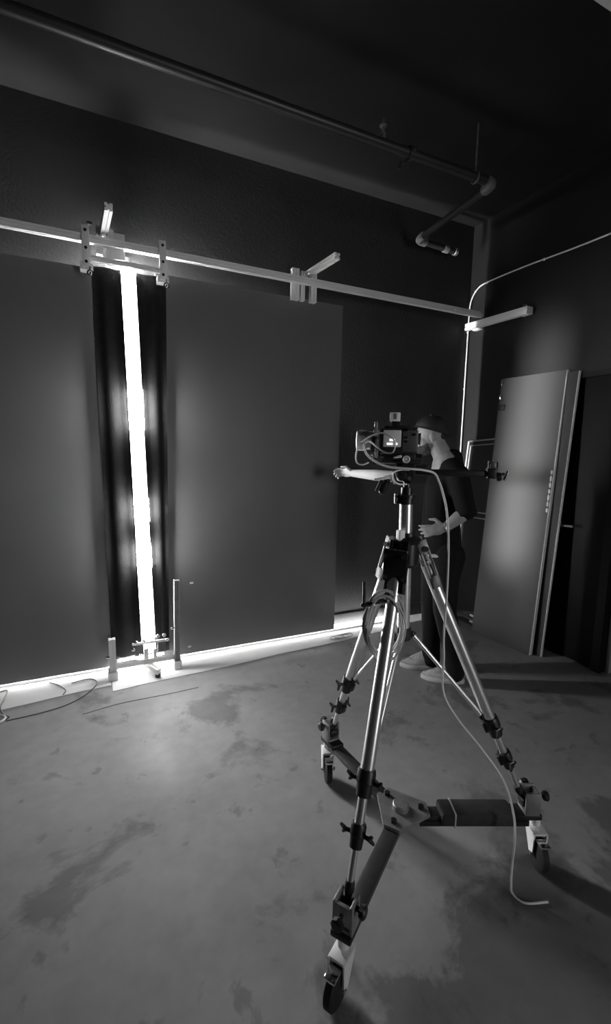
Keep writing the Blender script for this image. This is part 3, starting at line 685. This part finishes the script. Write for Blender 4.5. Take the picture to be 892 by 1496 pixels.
# shirt
b = MB()
nb = J['neck_b']
b.capsule(nb - U_ * .02, J['chest'], .088, .128); b.capsule(nb - F_ * .035 + U_ * .035, J['chest'] - F_ * .04 + U_ * .04, .062, .10); b.capsule(J['chest'], J['belly'], .128, .122); b.capsule(J['belly'], J['pelvis'] + U_ * .005, .122, .128)
for s in (-1, 1):
    b.capsule(J['chest'] + S_ * s * .075 + F_ * .012, J['belly'] + S_ * s * .05, .105, .098)
    b.capsule(J['chest'] + S_ * s * .08 - F_ * .03 + U_ * .05, J['belly'] + S_ * s * .045 - F_ * .02, .095, .09)
    b.capsule(J['belly'] + S_ * s * .05, J['pelvis'] + S_ * s * .05 + U_ * .0, .098, .108)
for k in 'nf':
    b.capsule(nb - U_ * .005, J['sh_' + k], .072, .070)
    e = J['sh_' + k].lerp(J['el_' + k], .97 if k == 'n' else .80)
    b.capsule(J['sh_' + k], e, .068, .058)
    b.cyl(e, e + (J['el_' + k] - J['sh_' + k]).normalized() * .04, .060, .060, n=18)
mk('shirt', b, 'shirt', pr, remesh=.009, sm=4)
mk('shirt_hem', MB().ell(J['pelvis'] + S_ * .145 + F_ * .03 - U_ * .035, (.055, .018, .011), (F_, S_, U_)), 'sole', pr, label='white undershirt edge showing at the waist')
# trousers
b = MB()
b.capsule(J['pelvis'] + U_ * .02, J['pelvis'] - U_ * .04, .112, .11)
for s, k in ((1, 'n'), (-1, 'f')):
    kn, an, hi = J['kn_' + k], J['an_' + k], J['hip_' + k]
    b.capsule(hi + U_ * .02, kn, .098, .074); b.capsule(hi - F_ * .03, kn.lerp(hi, .5), .09, .08)
    b.capsule(kn, an + U_ * .05, .072, .062); b.capsule(an + U_ * .05, an - U_ * .045 - F_ * .004, .062, .064)
mk('trousers', b, 'jeans', pr, remesh=.009, sm=3)
# shoes: low canvas shoes with pale rubber sole
for k in 'nf':
    an = J['an_' + k]; base = V((an.x, an.y, 0)); hz = base - F_ * .055
    dF = F_ if k == 'n' else (F_ + S_ * .15).normalized(); dS = U_.cross(dF); 
    if dS.dot(S_) < 0: dS = -dS
    def outline(z, g):
        pts = []
        for i in range(24):
            t = 2 * PI * i / 24; x = math.cos(t); y = math.sin(t)
            wv = .040 + .010 * (x > 0) * math.sin(min(1, max(0, x)) * PI)
            pts.append(hz + dF * (.125 + x * (.138 + g)) + dS * (y * (wv + g)) + U_ * z)
        return pts
    so = MB().rings([outline(.002, 0.), outline(.008, .003), outline(.026, .003), outline(.032, .0)])
    up = MB().rings([outline(.031, -.004), outline(.05, -.010)])
    up.capsule(hz + dF * .035 + U_ * .055, hz + dF * .20 + U_ * .040, .036, .028)
    up.capsule(hz + dF * .05 + U_ * .085, hz + dF * .15 + U_ * .055, .036, .028)
    s_ = mk('shoe', up, 'shoe', pr, remesh=.006, sm=2)
    mk('sole', so, 'sole', s_)
    la = MB()
    for q in range(4):
        c = hz + dF * (.115 + q * .022) + U_ * (.098 - q * .010)
        la.capsule(c - dS * .018, c + dS * .018, .003, .003, 6)
    mk('laces', la, 'sole', s_)
# cap, beard, hair, eyes, watch
b = MB(); rs = []
for j in range(11):
    t = PI / 2 * j / 10 * .995
    rs_ = []
    for q in range(28):
        an_ = 2 * PI * q / 28; c_ = math.cos(an_); rr = math.cos(t) ** .7
        low = .066 - .072 * (1 - c_) / 2          # lower edge: high on the brow, low at the nape
        rs_.append(hp(-.010 + .104 * rr * c_, .084 * rr * math.sin(an_), low + (.124 - low) * math.sin(t)))
    rs.append(rs_)
b.rings(rs)
cp = mk('cap', b, 'cap', pr)
mk('cap_band', MB().tube([hp(-.010 + .1055 * math.cos(2 * PI * q / 28), .0855 * math.sin(2 * PI * q / 28), .068 - .072 * (1 - math.cos(2 * PI * q / 28)) / 2) for q in range(29)], .005, 8, 1), 'cap', cp)
b = MB(); top = []; bot = []
for q in range(13):
    t = -PI / 2 + PI * q / 12
    e = 1 - abs(math.sin(t)); x_ = -.080 - .045 * math.cos(t)
    top.append(hp(x_, .060 * math.sin(t), .008 - .022 * math.cos(t)))
    bot.append(hp(x_, .060 * math.sin(t), .002 - .022 * math.cos(t)))
mk('cap_brim', MB().rings([bot, top]), 'cap', cp, label='cap brim worn to the back')
mk('cap_button', MB().ell(hp(-.01, 0, .128), (.012, .012, .008), HA), 'cap', cp)
b = MB()
b.ell(hp(.040, 0, -.080), (.048, .055, .044), HA); b.ell(hp(.062, 0, -.098), (.030, .034, .032), HA)
b.capsule(hp(.088, .016, -.046), hp(.088, -.016, -.046), .007, .007, 10)
for s in (-1, 1): b.capsule(hp(.022, s * .056, -.058), hp(.035, s * .048, -.074), .010, .016, 10)
mk('beard', b, 'beard', pr, remesh=.005, sm=2)
b = MB().ell(hp(-.066, 0, -.002), (.034, .056, .036), HA)
mk('hair', b, 'hair', pr)
for s in (-1, 1):
    mk('eye', MB().ell(hp(.079, s * .030, -.002), (.010, .013, .009), HA, 12, 8), 'blackp', pr, label='dark eye')
wd = (J['hd_n'] - J['wr_n']).normalized()
wt = mk('wristwatch', MB().lathe(J['wr_n'] - wd * .022, wd, [(0, .029), (.001, .032), (.019, .031), (.02, .027)]), 'castd', pr, label='metal wristwatch')
mk('watch_face', MB().cyl(J['wr_n'] - wd * .012 + S_ * .030, J['wr_n'] - wd * .012 + S_ * .037, .014, n=16), 'chrome', wt)

# ------------------------------------------------------------------ light
def area(name, loc, direction, sx_, sy_, power, spread, parent=None):
    l = bpy.data.lights.new(name, 'AREA'); l.shape = 'RECTANGLE'; l.size = sx_; l.size_y = sy_; l.energy = power; l.spread = R(spread)
    o = link(bpy.data.objects.new(name, l)); o.location = loc
    d = V(direction).normalized()
    x, y, z = frame(-d)
    o.rotation_euler = Matrix((x, y, z)).transposed().to_euler()
    o['kind'] = 'structure'
    return o
area('strip_main_light', (.275, YP - .068, 1.32), (.36, -1, 0), .07, 2.35, 12.5, 74)
area('strip_side_light', (.34, YP - .068, 1.3), (.978, -.208, 0), .03, 2.3, 3.4, 12)
area('strip_side_light', (.34, YP - .068, 1.3), (.92, -.40, 0), .03, 2.3, 1.6, 40)  # extra lobe added to brighten the person
area('strip_side_light', (.21, YP - .068, 1.3), (-.93, -.36, 0), .03, 2.3, 1.2, 20)
area('added_window_light', (2.7, -3.5, 1.6), (-.35, .93, -.01), .9, 2.2, 10., 62)  # area light for the added window, lights tripod and pale wall

wd_ = bpy.data.worlds.new('world'); bpy.context.scene.world = wd_; wd_.use_nodes = True
wd_.node_tree.nodes['Background'].inputs[0].default_value = (0, 0, 0, 1)
wd_.node_tree.nodes['Background'].inputs[1].default_value = 0.

# ------------------------------------------------------------------ camera
sc = bpy.context.scene
cam = bpy.data.cameras.new('camera'); co = link(bpy.data.objects.new('camera', cam)); sc.camera = co
Rw = Matrix(((0.9056083828923726, 0.03942957846862858, -0.42227806618015123), (-0.42373123402580176, 0.12645950883403587, -0.8969168489533607), (0.01803602356488679, 0.99118782325412, 0.1312303352381841)))
co.matrix_world = Matrix.Translation((0, 0, 1.5)) @ Rw.to_4x4()
cam.sensor_fit = 'VERTICAL'; cam.sensor_height = 24.; cam.lens = 24. * 664 / 1496; cam.clip_start = .02
vs = sc.view_settings
sc.display_settings.display_device = 'sRGB'
vs.view_transform = 'Standard'; vs.look = 'None'; vs.gamma = 1; vs.use_curve_mapping = False; vs.exposure = 0.
